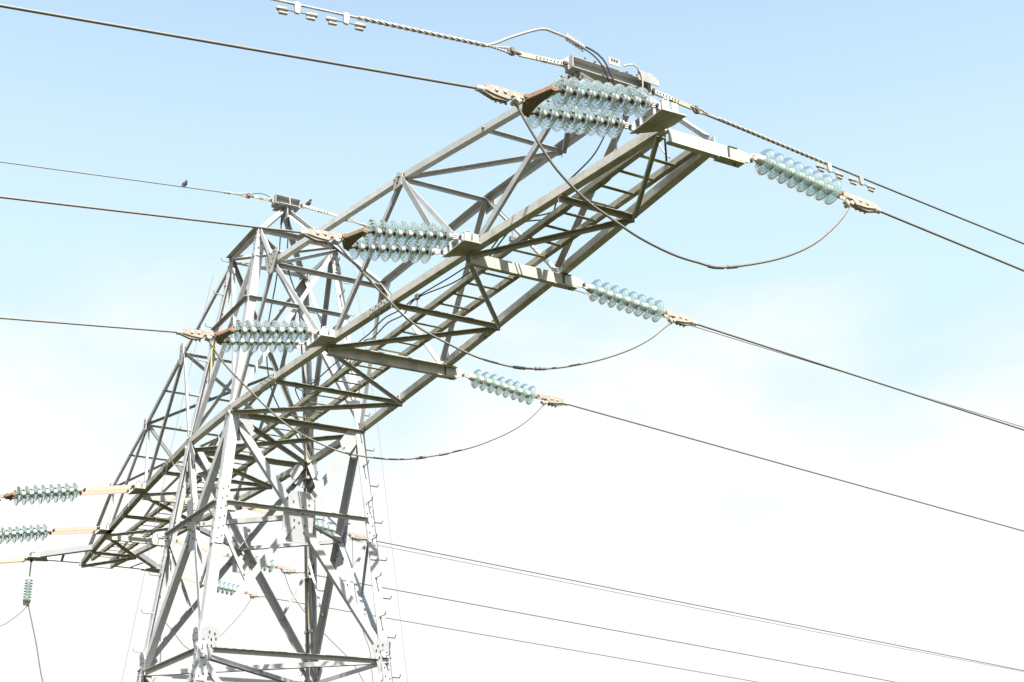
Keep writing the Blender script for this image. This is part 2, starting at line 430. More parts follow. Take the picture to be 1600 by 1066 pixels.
for (a, b_, n) in faces:
    nn_ = (n + V((0, 0, -.099))).normalized()
    A0, B0 = low(-.02, *a), low(-.02, *b_); A1, B1 = low(Z1, *a), low(Z1, *b_)
    face_member('diagonal_brace', A0, B1, .145, nn_, STEEL, 1)
    face_member('diagonal_brace', B0, A1, .145, nn_, STEEL, 0, -1)
    # level bars
    e0, e1 = low(Z1, *a), low(Z1, *b_); dd = (e1 - e0).normalized() * .17
    member('horizontal_brace', e0 + dd, e1 - dd, .062, n, V((0, 0, -1)), STEEL, off=n * -.05 + V((0, 0, .01)))
    if n.x > 0 or n.y < 0:
        e0, e1 = low(-1.36, *a), low(-1.36, *b_); dd = (e1 - e0).normalized() * (.10 if n.x > 0 else .02)
        member('horizontal_brace', e0 + dd, e1 - dd, .055, n, V((0, 0, -1)), STEEL, off=n * .014)
    # central gusset
    c = (low(ZX, *a) + low(ZX, *b_)) / 2
    slx, slz = 1.15, 1.9
    bl = xb([(slx, slz), (-slx, slz), (slx, -slz), (-slx, -slz)])
    gusset(c, nn_, [(-.22, -.20), (-.14, -.35), (.14, -.35), (.22, -.20), (.22, .22), (.12, .35), (-.12, .35), (-.22, .22)] if n.x > 0 else
           [(-.13, -.36), (.13, -.36), (.15, 0), (.13, .36), (-.13, .36), (-.15, 0)], bolts=bl, off=-.002 if n.x > 0 else .002, mt=PLATE)
    # redundants from the leg at mid level to the lower diagonals
    for q, other in ((a, b_), (b_, a)):
        mid_leg = low(-1.5, *q); e = c.lerp(low(Z1, *q), .52)
        face_member('diagonal_brace', mid_leg, e, .06, nn_, STEEL, 3)
    # leg-end gussets at the level of Z1 and at the crossarm
    for q, other in ((a, b_), (b_, a)):
        tdir = (low(Z1, *other) - low(Z1, *q)).normalized()
        tx = V((0, 0, 1)).cross(nn_).normalized(); sg = 1 if tdir.dot(tx) > 0 else -1
        pts = [(0.02, -.20), (.13, -.22), (.21, .02), (.27, .16), (.21, .26), (.10, .27), (.02, .24)]
        pts = [(x * sg, z) for x, z in pts]
        if sg < 0: pts = pts[::-1]
        gusset(low(Z1, *q), nn_, pts, bolts=[(sg * x, z) for x, z in ((.07, -.15), (.08, -.06), (.11, .04), (.15, .11), (.19, .18), (.12, .20), (.16, .03), (.21, .12))], off=-.004)
        pts = [(0.02, .02), (.02, -.40), (.15, -.42), (.30, -.36), (.36, -.22), (.22, .02)]
        pts = [(x * sg, z) for x, z in pts]
        if sg > 0: pts = pts[::-1]
        gusset(low(-.03, *q), nn_, pts, bolts=[(sg * x, z) for x, z in ((.10, -.10), (.17, -.18), (.23, -.26), (.14, -.30), (.29, -.3))], off=-.004)
# diamond at the level of the X centres
cx_ = {k: low(ZX, *k) for k in ((1, 1), (1, -1), (-1, 1), (-1, -1))}
mids = [V((cx_[(1, 1)].x - .03, 0, ZX)), V((0, cx_[(1, 1)].y - .03, ZX)), V((cx_[(-1, 1)].x + .03, 0, ZX)), V((0, -cx_[(1, 1)].y + .03, ZX))]
for i in range(4):
    a, b_ = mids[i], mids[(i + 1) % 4]; d = (b_ - a).normalized()
    member('horizontal_brace', a + d * .05, b_ - d * .05, .065, V((0, 0, 1)), V((0, 0, 1)).cross(d) * (1 if i % 2 else -1), STEELD, off=(0, 0, -.03 + .004 * i))
# lower panel, mostly below the frame
for (a, b_, n) in faces:
    nn_ = (n + V((0, 0, -.099))).normalized()
    face_member('diagonal_brace', low(Z1 - .05, *a), low(GZ + .35, *b_), .11, nn_, STEEL, 1)
    face_member('diagonal_brace', low(Z1 - .05, *b_), low(GZ + .35, *a), .11, nn_, STEEL, 0, -1)
    for q in (a, b_):
        c = (low(-5.35, *a) + low(-5.35, *b_)) / 2
        face_member('diagonal_brace', low(-5.35, *q), c.lerp(low(Z1, *q), .5), .06, nn_, STEEL, 3)
# plan bracing at Z1
member('horizontal_brace', low(Z1, -1, -1), low(Z1, 1, 1), .08, V((0, 0, 1)), V((1, -1, 0)), STEELD, off=(0, 0, -.05))
member('horizontal_brace', low(Z1, -1, 1), low(Z1, 1, -1), .08, V((0, 0, 1)), V((1, 1, 0)), STEELD, off=(0, 0, -.13))

# cage above the crossarm
ZR = 1.80
for (a, b_, n) in faces:
    nn_ = (n + V((0, 0, .12))).normalized()
    A0, B0 = T(*a, .05), T(*b_, .05); A1, B1 = T(*a), T(*b_)
    dk = STEEL if (n.x > 0 or n.y < 0) else STEELD  # faces turned from the sun get the steel with shade in its colour
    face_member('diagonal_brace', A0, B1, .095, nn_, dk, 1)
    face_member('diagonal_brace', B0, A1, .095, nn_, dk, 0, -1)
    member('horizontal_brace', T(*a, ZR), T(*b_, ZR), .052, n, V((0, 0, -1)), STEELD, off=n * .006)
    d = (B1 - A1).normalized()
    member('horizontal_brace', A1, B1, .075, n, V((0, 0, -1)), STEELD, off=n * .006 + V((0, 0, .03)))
member('horizontal_brace', T(-1, -1), T(1, 1), .08, V((0, 0, 1)), V((1, -1, 0)), STEELD, off=(0, 0, -.02))
member('horizontal_brace', T(-1, 1), T(1, -1), .08, V((0, 0, 1)), V((1, 1, 0)), STEELD, off=(0, 0, -.105))

# peak head: beam on top carrying the earth wire
b = MB()
def ibeam(b, p0, p1, h, w, t=.012, mi=0):
    p0 = V(p0); p1 = V(p1); a = (p1 - p0).normalized(); up = V((0, 0, 1)); up = (up - a * up.dot(a)).normalized(); s_ = a.cross(up)
    L = (p1 - p0) / 2; c = (p0 + p1) / 2
    b.box(c, (L, s_ * t / 2, up * (h / 2 - t)), mi)
    b.box(c + up * (h / 2 - t / 2), (L, s_ * w / 2, up * t / 2), mi); b.box(c - up * (h / 2 - t / 2), (L, s_ * w / 2, up * t / 2), mi)
ibeam(b, (0, -.20, 3.83), (0, .20, 3.83), .15, .20)
b.box((0, 0, 3.742), (V((.16, 0, 0)), V((0, .16, 0)), V((0, 0, .006))))
for sy in (-1, 1):
    b.box((0, sy * .20, 3.83), (V((.09, 0, 0)), V((0, .006, 0)), V((0, 0, .075))))
    b.prism([(-.006, sy * .206, 3.79), (-.006, sy * .29, 3.80), (-.006, sy * .29, 3.86), (-.006, sy * .206, 3.89)], (.012, 0, 0))
b.tube([(0, .03, 3.9), (0, .03, 3.97)], .012, 6)
for x in (-.05, .05):
    for y in (-.1, .1): b.bolt((x, y, 3.748), (0, 0, 1), .012, .02)
b.prism([(-.12, -.02, 3.74), (.12, -.02, 3.74), (.16, -.02, 3.52), (-.16, -.02, 3.52)], (0, .012, 0))
b.build('earth_wire_beam', [STEELD, BOLT], tower)

# crossarm chords (angle section: one flange up, one flange flat beneath)
def chord(name, pts, size, side, mt=CHORD, up=1):
    b = MB()
    size *= .72
    for p, q in zip(pts[:-1], pts[1:]): b.angle(p, q, size, .011, V((0, 0, up)), V((0, side, 0)))
    if len(pts) > 2:
        for tt in (.42,):
            for i_ in (0, 1):
                c0 = pts[i_].lerp(pts[i_ + 1], tt); dx = (pts[i_ + 1] - pts[i_]).normalized() * .22
                b.prism([c0 - dx + V((0, -.003, .008)), c0 + dx + V((0, -.003, .008)), c0 + dx + V((0, -.003, size - .008)), c0 - dx + V((0, -.003, size - .008))], V((0, -.008, 0)))
                b.prism([c0 - dx + V((0, .008, -.003)), c0 + dx + V((0, .008, -.003)), c0 + dx + V((0, size - .008, -.003)), c0 - dx + V((0, size - .008, -.003))], V((0, 0, -.008)))
                for k in range(7):
                    q_ = c0 + dx * (k - 3) / 3.4
                    b.bolt(q_ + V((0, -.011, size * (.35 if k % 2 else .68))), V((0, -1, 0)), .010, .011); b.bolt(q_ + V((0, size * (.35 if k % 2 else .68), -.011)), V((0, 0, -1)), .010, .011)
    for p in pts[1:-1]:
        for k in (-.12, -.04, .04, .12): b.bolt(p + V((k, 0, size * .55)), V((0, -side, 0)), .012, .012)
    return b.build(name, [mt, BOLT], tower)
xsR = [AX, 3.85, 6.98, TR + .02]
for s in (-1, 1):
    W_ = F if s < 0 else Bk
    off = V((0, 0, .0))
    chord('bottom_chord', [W_(x) + V((0, 0 if s < 0 else -.03, -.02)) for x in xsR], .125, 1)
    chord('bottom_chord', [W_(-x) + V((0, 0 if s < 0 else -.03, -.02)) for x in (AX, 3.85, 6.98, 9.92)], .125, 1)
    chord('bottom_chord', [W_(-AX) + V((.002, 0 if s < 0 else -.03, -.02)), W_(AX) + V((-.002, 0 if s < 0 else -.03, -.02))], .125, 1)

XI_, XM_ = 3.85, 6.98
# top chords
for s in (-1, 1):
    n = V((0, s, 0)); mt = STEEL if s < 0 else STEELD  # far-side chords take the shade-darkened copy
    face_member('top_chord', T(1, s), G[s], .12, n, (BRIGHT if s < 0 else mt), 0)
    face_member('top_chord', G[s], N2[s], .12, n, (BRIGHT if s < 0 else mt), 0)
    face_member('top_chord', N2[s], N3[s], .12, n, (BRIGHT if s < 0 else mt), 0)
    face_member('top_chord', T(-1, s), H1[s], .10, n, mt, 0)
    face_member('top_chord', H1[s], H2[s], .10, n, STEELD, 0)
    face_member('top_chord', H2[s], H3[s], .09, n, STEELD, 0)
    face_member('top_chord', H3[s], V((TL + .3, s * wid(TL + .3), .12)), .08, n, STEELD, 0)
    W_ = F if s < 0 else Bk
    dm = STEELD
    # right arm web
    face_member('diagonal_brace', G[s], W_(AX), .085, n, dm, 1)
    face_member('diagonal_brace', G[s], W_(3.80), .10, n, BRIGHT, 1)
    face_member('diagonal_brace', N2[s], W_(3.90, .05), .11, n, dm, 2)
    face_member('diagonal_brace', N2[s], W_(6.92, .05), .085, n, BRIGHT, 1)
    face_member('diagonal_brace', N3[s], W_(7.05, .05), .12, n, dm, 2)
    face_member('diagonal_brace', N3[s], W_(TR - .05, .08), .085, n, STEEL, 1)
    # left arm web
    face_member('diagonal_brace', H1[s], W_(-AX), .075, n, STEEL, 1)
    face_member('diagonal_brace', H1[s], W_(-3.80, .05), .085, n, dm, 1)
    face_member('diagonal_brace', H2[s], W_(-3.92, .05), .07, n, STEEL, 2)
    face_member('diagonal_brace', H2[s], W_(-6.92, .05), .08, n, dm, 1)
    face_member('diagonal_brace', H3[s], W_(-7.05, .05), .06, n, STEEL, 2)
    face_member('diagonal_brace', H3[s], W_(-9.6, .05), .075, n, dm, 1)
# cross members of the top plane
def cross(p, q, size=.06, mt=STEEL, up=-1, side=V((1, 0, 0)), dz=0):
    size *= .8
    return member('horizontal_brace', p, q, size, V((0, 0, up)), side, mt, off=(0, 0, dz))
member('horizontal_brace', G[-1] + V((.02, .02, -.03)), G[1] + V((.02, -.02, -.03)), .06, V((1, 0, 0)), V((0, 0, -1)), STEELD)
cross(N2[-1], N2[1], .06)
K = {s: topR(7.17, s) for s in (-1, 1)}
cross(K[-1], K[1], .05)
cross(N2[-1], K[1], .06, STEEL, -1, dz=-.01)
cross(N3[-1], K[1], .07, STEELD, -1, dz=-.03)
cross(G[-1], T(1, 1), .07, STEEL, -1, dz=-.03)
cross(G[1], N2[-1].lerp(N2[1], 1.0), .05, STEEL, -1, dz=-.03) if False else None
cross(H1[-1], H1[1], .05, STEELD); cross(H2[-1], H2[1], .045, STEELD)
cross(H1[-1].lerp(H2[-1], .5), H1[1].lerp(H2[1], .5), .04, STEELD)
cross(H2[-1], H1[1], .05, STEELD, dz=-.01)
cross(H2[-1].lerp(H3[-1], .45), H2[1].lerp(H3[1], .45), .04, STEELD)
cross(H3[-1], H2[1], .045, STEELD, dz=-.01); cross(H3[-1], H3[1], .04, STEELD)
# cross-frame diagonals
member('diagonal_brace', N2[-1], F(6.55, .02) + V((0, .05, 0)), .075, V((0, 1, 0)), V((1, 0, 0)), STEELD)
member('diagonal_brace', H1[-1], low(0, -1, 1), .07, V((0, 1, 0)), V((1, 0, 0)), STEELD)
member('diagonal_brace', H2[-1], Bk(-4.9), .07, V((0, 1, 0)), V((1, 0, 0)), STEELD)
# gussets at G and G', N2
for s in (-1, 1):
    n = V((0, s, 0)); c = G[s]
    if s < 0: poly = [(-.24, .14), (.27, .12), (.27, .04), (.10, -.20), (-.06, -.20), (-.20, .02)]
    else: poly = [(-.24, .08), (-.02, .14), (.24, .13), (.20, -.02), (.08, -.20), (-.06, -.20)]
    bl = [(x * (1 if s < 0 else 1), z) for x, z in ((-.12, .12), (-.08, .06), (-.05, 0), (.05, .08), (.12, .09), (.17, .08), (.0, -.1), (-.01, -.17), (.04, -.06), (.1, 0), (-.02, .12)) if z > -.18]
    gusset(c, n, poly, bolts=bl, off=.004, mt=CHORD)
    gusset(N2[s] + V((0, 0, -.02)), n, [(-.12, .02), (.0, .08), (.12, .02), (.10, -.12), (-.10, -.12)], bolts=[(-.06, 0), (.06, 0), (0, -.06)], off=.004, mt=CHORD)
    gusset(H1[s] + V((0, 0, 0)), n, [(-.10, .16), (.06, .16), (.12, -.05), (.04, -.22), (-.10, -.16)], bolts=[(-.03, .1), (0, .03), (-.03, -.04), (.0, -.1)], off=.004)
    gusset(H2[s], n, [(-.08, .1), (.06, .1), (.08, -.12), (-.08, -.12)], bolts=[(0, .05), (0, -.05)], off=.004)
    gusset(H3[s], n, [(-.08, .1), (.06, .1), (.06, -.12), (-.08, -.12)], bolts=[(0, .05), (0, -.05)], off=.004)
for s in (-1, 1):
    W_ = F if s < 0 else Bk
    for x in (XI_, XM_, -XI_, -XM_):
        c = W_(x, .06); gusset(c, (0, s, 0), [(-.17, -.07), (.17, -.07), (.12, .10), (-.12, .10)], bolts=[(-.12, -.03), (-.04, -.03), (.04, -.03), (.12, -.03), (-.06, .05), (.06, .05)], off=-.012, mt=STEEL)
# plan bracing of the bottom plane
def plan(p, q, size=.085, mt=BRACE, dz=-.035):
    size *= .62
    d = (V(q) - V(p)).normalized(); side = V((0, 0, 1)).cross(d)
    if side.x < 0: side = -side
    return member('plan_brace', p, q, size, side, V((0, 0, -1)), mt, off=V((0, 0, dz)) - side * size * .4)
X0, XI, X1, XM, X3 = 2.415, 3.85, 5.44, 6.98, 8.553
for sg in (1, -1):
    tip = TR if sg > 0 else TL
    plan(F(sg * X0), Bk(sg * X0)); plan(F(sg * X1), Bk(sg * X1)); plan(F(sg * X3), Bk(sg * X3))
    plan(F(sg * AX), Bk(sg * X0), .09, dz=-.05)
    plan(F(sg * XI), Bk(sg * X0), .07, STEEL, dz=-.055)
    plan(F(sg * XI), Bk(sg * X1), .08, dz=-.05)
    plan(F(sg * XM), Bk(sg * X1), .07, STEEL, dz=-.055)
    plan(F(sg * XM), Bk(sg * X3), .08, dz=-.05)
    plan(F(tip - sg * .05), Bk(sg * X3), .08, dz=-.055)
plan(F(AX), Bk(AX), .12, dz=-.045); plan(F(-AX), Bk(-AX), .12, dz=-.045)
plan(F(AX), Bk(-AX), .09, dz=-.06); plan(F(-AX), Bk(AX), .09, dz=-.075)

# phase beams across the arm: deep channel, wide plate in front, lugs at both ends
def phase_beam(xc, y0, y1, h=.15, shade=False):
    b = MB(); zc = -.028 - h / 2
    # channel facing the body
    y1 -= .07
    b.box((xc, (y0 + y1) / 2, zc), (V((.006, 0, 0)), V((0, (y1 - y0) / 2, 0)), V((0, 0, h / 2))))
    b.box((xc + .012, y1 - .10, zc + h / 2 - .004), (V((.012, 0, 0)), V((0, .05, 0)), V((0, 0, .004))), 1)
    b.box((xc + .014, y1 - .15, zc), (V((.010, 0, 0)), V((0, .004, 0)), V((0, 0, h * .42))), 1)
    for z in (zc - h / 2 + .005, zc + h / 2 - .005):
        b.box((xc - .032, (y0 + y1) / 2, z), (V((.026, 0, 0)), V((0, (y1 - y0) / 2, 0)), V((0, 0, .005))))
    if shade:
        for z in (zc + h / 2 - .005,):
            b.box((xc + .045, (y0 + y1) / 2, z), (V((.039, 0, 0)), V((0, (y1 - y0) / 2, 0)), V((0, 0, .005))))
    # splice and end lug at the back end
    b.box((xc - .02, y1 - .12, zc - h / 2 - .008), (V((.05, 0, 0)), V((0, .14, 0)), V((0, 0, .006))))
    b.prism([(xc + .008, y1 - .14, zc - .055), (xc + .008, y1 + .06, zc - .055), (xc + .008, y1 + .13, zc - .03), (xc + .008, y1 + .13, zc - .005), (xc + .008, y1 + .06, zc + .045), (xc + .008, y1 - .14, zc + .045)], (.014, 0, 0))
    b.bolt((xc + .022, y1 + .10, zc - .02), (1, 0, 0), .018, .02)
    b.cyl((xc - .02, y1 - .06, zc - h / 2 - .035), (xc - .02, y1 - .06, zc - h / 2), .012, 6, 1)
    return b.build('phase_beam', [CHORD, BOLT], tower)
def head(xc, yf, yb, z0=-.012, parent=None):
    """bracket at the front end that carries the two strings: plate below, web and fins above, lugs in front"""
    b = MB()
    b.prism([(xc - .24, yf, z0), (xc + .24, yf, z0), (xc + .25, yb, z0), (xc + .06, yb, z0), (xc - .08, yb - .05, z0)], (0, 0, .012), 1)
    b.box((xc, yf + .075, z0 + .066), (V((.235, 0, 0)), V((0, .006, 0)), V((0, 0, .053))), 1)
    b.box((xc, yf + .055, z0 + .122), (V((.235, 0, 0)), V((0, .030, 0)), V((0, 0, .005))), 0)
    for sx in (-.20, -.10, .10, .225):
        b.box((xc + sx, yf + .038, z0 + .064), (V((.005, 0, 0)), V((0, .030, 0)), V((0, 0, .052))), 0)
    b.box((xc + .236, yf + .135, z0 + .055), (V((.005, 0, 0)), V((0, .035, 0)), V((0, 0, .045))), 0)
    for sx in (-.2, .2):
        b.prism([(xc + sx - .008, yf + .07, z0 + .012), (xc + sx - .008, yf - .03, z0 + .016), (xc + sx - .008, yf - .06, z0 + .04), (xc + sx - .008, yf - .03, z0 + .07), (xc + sx - .008, yf + .04, z0 + .115)], (.016, 0, 0), 0)
        b.bolt((xc + sx + .008, yf - .035, z0 + .042), (1, 0, 0), .016, .02, 2)
    return b.build('string_bracket', [STEEL, CHORD, BOLT], parent or tower)
PH = {'t': 9.87, 'm': 6.98, 'i': 3.85}
phase_beam(10.08, -.27, .60, .125)
phase_beam(7.02, -.56, .80, .125)
phase_beam(3.87, -.80, 1.02, .12, True)
head(10.08, -.51, -.26, -.03); head(6.98, -.74, -.50); head(3.85, -.98, -.76)
phase_beam(-3.85, -.80, .86, .11); phase_beam(-6.98, -.56, .62, .11)
head(-3.85, -.99, -.76, -.03); head(-6.98, -.73, -.50, -.02)
# tip plates of the left arm and outriggers
b = MB()
b.box((TL, 0, -.04), (V((.03, 0, 0)), V((0, .34, 0)), V((0, 0, .008)))); b.build('end_plate', [CHORD, BOLT], tower)
for s in (-1, 1):
    b = MB(); q = V((-9.93, s * 1.30, .0))
    b.angle((-8.55, s * wid(8.55), .0), q + V((.1, 0, 0)), .10, .01, V((0, 0, 1)), V((0, -s, 0)))
    b.angle((-9.92, s * .33, .0), q + V((-.06, 0, .0)), .10, .01, V((0, 0, 1)), V((1, 0, 0)))
    b.bar((-9.3, s * .80, .01), (-9.88, s * .70, .012), (0, 0, 1), .05, .01)
    b.prism([(-10.1, s * 1.38, -.012), (-9.7, s * 1.38, -.012), (-9.62, s * 1.05, -.012), (-9.98, s * .95, -.012)], (0, 0, .012))
    b.box(q + V((0, 0, .06)), (V((.14, 0, 0)), V((0, .006, 0)), V((0, 0, .06))))
    b.box(q + V((0, -s * .05, .12)), (V((.14, 0, 0)), V((0, .06, 0)), V((0, 0, .006))))
    b.build('outrigger', [PLATE, BOLT], tower)
# earth wire beam at the end of the long arm
b = MB()
ibeam(b, (8.84, -.46, 1.262), (8.84, .46, 1.262), .125, .14, .009)
for sy in (-1, 1):
    b.box((8.84, sy * .46, 1.27), (V((.07, 0, 0)), V((0, .006, 0)), V((0, 0, .068))))
    b.prism([(8.84 - .007, sy * .466, 1.20), (8.84 - .007, sy * .56, 1.22), (8.84 - .007, sy * .56, 1.28), (8.84 - .007, sy * .466, 1.35)], (.014, 0, 0))
    b.prism([(8.95, sy * .28, 1.26), (8.95, sy * .53, 1.25), (8.95, sy * .53, 1.31), (8.95, sy * .44, 1.37), (8.95, sy * .28, 1.37)], (.010, 0, 0)) if sy > 0 else None
    b.bolt((8.85, sy * .53, 1.25), (1, 0, 0), .018, .02)
b.prism([(8.93, -.06, 1.345), (8.93, .08, 1.345), (8.93, .08, 1.43), (8.93, -.06, 1.43)], (.008, 0, 0))
for y in (-.02, .01, .04): b.bolt((8.938, y, 1.40), (1, 0, 0), .010, .008)
for y in (-.3, -.18, .2, .32):
    b.bolt((8.80, y, 1.351), (0, 0, 1), .011, .014); b.bolt((8.88, y, 1.351), (0, 0, 1), .011, .014)
b.build('earth_wire_beam', [STEELD, BOLT], tower)
# walkway ladder along the arm
wk = MB()
for y in (-.19, .23):
    wk.angle((-9.7, y * .9, .03), (9.85, y, .03), .062, .008, V((0, 0, 1)), V((0, 1, 0)))
walk = wk.build('walkway', [BRACE, BOLT], tower)
x = -9.2
while x < 9.7:
    b = MB(); b.bar((x, -.18, .02), (x, .27, .02), (0, 0, 1), .046, .005); b.build('rung', [RUNGM], walk)
    x += .328
for p in ((4.93, -.13, .345), (7.14, -.12, .345)):
    b = MB(); b.box(p, (V((.035, 0, 0)), V((0, .02, 0)), V((0, 0, .03)))); b.tube([V(p), V(p) + V((0, 0, -.16))], .006, 6); b.box(V(p) + V((0, 0, -.17)), (V((.02, 0, 0)), V((0, .03, 0)), V((0, 0, .025))))
    b.build('cable_clamp', [THIM], tower)
# conduit and cables down the rear leg
b = MB()
for k, (dx, r, mi) in enumerate(((.07, .022, 0), (.115, .012, 0), (.15, .009, 1))):
    pts = [low(z, -1, 1) + V((dx, -.12 - .02 * k, 0)) if z < 0 else T(-1, 1, z) + V((dx, -.12 - .02 * k, 0)) for z in (GZ + .3, -5, -3.4, -2, -1, 0, 1.0)]
    b.tube([p + V((.006 * math.sin(i * 2.1 + k), 0, 0)) for i, p in enumerate(pts)], r, 8, mi)
for z in (-4.2, -3.4, -2.6, -1.8, -1.0, -.3, .5):
    p = (low(z, -1, 1) if z < 0 else T(-1, 1, z)) + V((.10, -.13, 0)); b.box(p, (V((.10, 0, 0)), V((0, .03, 0)), V((0, 0, .02))), 2)
b.build('cable_conduit', [CREAM, BLACK, PLATE], tower)
# yellow marker plate on the front left cage leg
b = MB(); p = T(-1, -1, 1.55); b.bar(p + V((.15, -.012, -.44)), p + V((.13, -.012, -.02)), (0, 1, 0), .03, .012); b.bar(p + V((.14, -.012, -.02)), p + V((-.02, -.012, .01)), (0, 1, 0), .02, .012)
b.build('marker_strip', [YELL], tower)
# fall-arrest wires with their stand-offs
for sx, sy in ((1, 1), (-1, -1)):
    b = MB(); pts = [low(z, sx, sy) + V((sx * .06, sy * .20, 0)) if z < 0 else T(sx, sy, z) + V((sx * .06, sy * .20, 0)) for z in (GZ + .5, -3, 0, 2.7)]
    b.tube(pts, .003, 5)
    b.build('safety_cable', [ALU], tower)

# ------------------------------------------------------------------ insulator strings
def disc_mesh():
    b = MB()
    prof = [(.022, .040), (.024, .060), (.018, .088), (.004, .112), (-.012, .126), (-.022, .130), (-.021, .125), (-.006, .112), (.002, .102),
            (-.006, .098), (-.006, .095), (.008, .084), (.010, .074), (.002, .070), (.002, .067), (.014, .056), (.014, .038)]
    b.lathe(prof, 36, 0, True)
    me = D.meshes.new('insulator_disc'); me.from_pydata([V(x) for x in b.v], [], b.f); me.materials.append(GLASS)
    me.polygons.foreach_set('use_smooth', b.sm); me.update(); return me
def cap_mesh():
    b = MB()
    b.lathe([(.016, .0), (.016, .046), (.040, .047), (.060, .043), (.076, .038), (.086, .032), (.086, .020), (.086, .0)], 16, 0)
    b.lathe([(.014, .0), (.010, .020), (-.004, .018), (-.010, .011), (-.034, .010), (-.034, .0)], 12, 1)
    me = D.meshes.new('cap'); me.from_pydata([V(x) for x in b.v], [], b.f); me.materials.append(CAPM); me.materials.append(PIN)
    me.polygons.foreach_set('material_index', b.m); me.polygons.foreach_set('use_smooth', b.sm); me.update(); return me
DM = disc_mesh(); CM = cap_mesh()
def add_disc(parent, p, axis, sc_=1.0, roll=0):
    """axis points towards the tower"""
    q = V(axis).to_track_quat('Z', 'Y').to_matrix().to_4x4()
    o = D.objects.new('insulator_disc', DM); COL.objects.link(o); o.parent = parent
    j = Matrix.Rotation(random.uniform(-.035, .035), 4, 'X') @ Matrix.Rotation(random.uniform(-.035, .035), 4, 'Y') @ Matrix.Rotation(random.uniform(0, 6.28), 4, 'Z')
    o.matrix_local = Matrix.Translation(V(p) - V(parent['_o'])) @ q @ j @ Matrix.Scale(sc_, 4)
    c = D.objects.new('cap', CM); COL.objects.link(c); c.parent = o
    return o
def link_mesh(b, p, q, mi=0):
    """shackle chain between two points"""
    p = V(p); q = V(q); d = (q - p); L = d.length; d.normalize(); u, w = perp(d)
    k = max(1, int(L / .07)); 
    for i in range(k):
        a = p + d * L * (i + .5) / k; s_ = u if i % 2 else w
        r = L / k * .62; pts = [a + d * r * math.cos(t_) + s_ * .024 * math.sin(t_) for t_ in [2 * math.pi * j / 10 for j in range(11)]]
        b.tube(pts, .009, 6, mi, False)
    b.tube([p, q], .008, 6, mi)
def string_line(root, a, first, last, n=8):
    """discs from `first` (tower end) to `last`, hardware from the lug a"""
    a = V(a); first = V(first); last = V(last); ax = (first - last).normalized()
    for i in range(n): add_disc(root, first.lerp(last, i / (n - 1)), ax)
    b = MB(); link_mesh(b, a, first + ax * .075); b.build('shackle', [CAPM, PIN], root)
def clamp(root, p, q, jump, flip=1):
    """dead-end clamp from p (string side) to q (wire side); jump = where the jumper leaves"""
    p = V(p); q = V(q); a = (q - p).normalized(); L = (q - p).length; up = V((0, 0, 1)); up = (up - a * up.dot(a)).normalized(); s_ = a.cross(up)
    b = MB()
    # two cheek plates and a boat-shaped keeper between them
    for t_ in (-.034, .026):
        pr = [(0.0, .018), (.05, .03), (.16, .035), (L * .8, .045), (L, .04), (L, -.012), (L * .75, -.04), (L * .45, -.055), (.16, -.012), (.04, -.018), (0, -.01)]
        b.prism([p + a * x + up * z + s_ * t_ for x, z in pr], s_ * .010)
    b.prism([p + a * x + up * z - s_ * .022 for x, z in [(.12, -.01), (L * .5, -.07), (L * .8, -.065), (L + .03, -.02), (L + .03, .03), (L * .7, .02), (.12, .012)]], s_ * .044, 0)
    b.tube([q - a * .02, q + a * .07], [.032, .026], 10, 2)
    for x in (.03, L * .55, L * .75): b.tube([p + a * x + s_ * -.045 + up * .01, p + a * x + s_ * .045 + up * .01], .016, 8, 1 if x < .1 else 2)
    for x in (L * .5, L * .62, L * .74): b.tube([p + a * x + up * -.09 + s_ * .0, p + a * x + up * .055], .010, 6, 1)
    j = V(jump); b.tube([j - a * .05 + up * .03, j + V((0, 0, -.015))], [.03, .026], 8, 2); b.tube([j + s_ * .05 + up * .01, j - s_ * .05 + up * .01], .02, 8, 2)
    b.build('dead_end_clamp', [RUST, YOKE, CAPM], root)
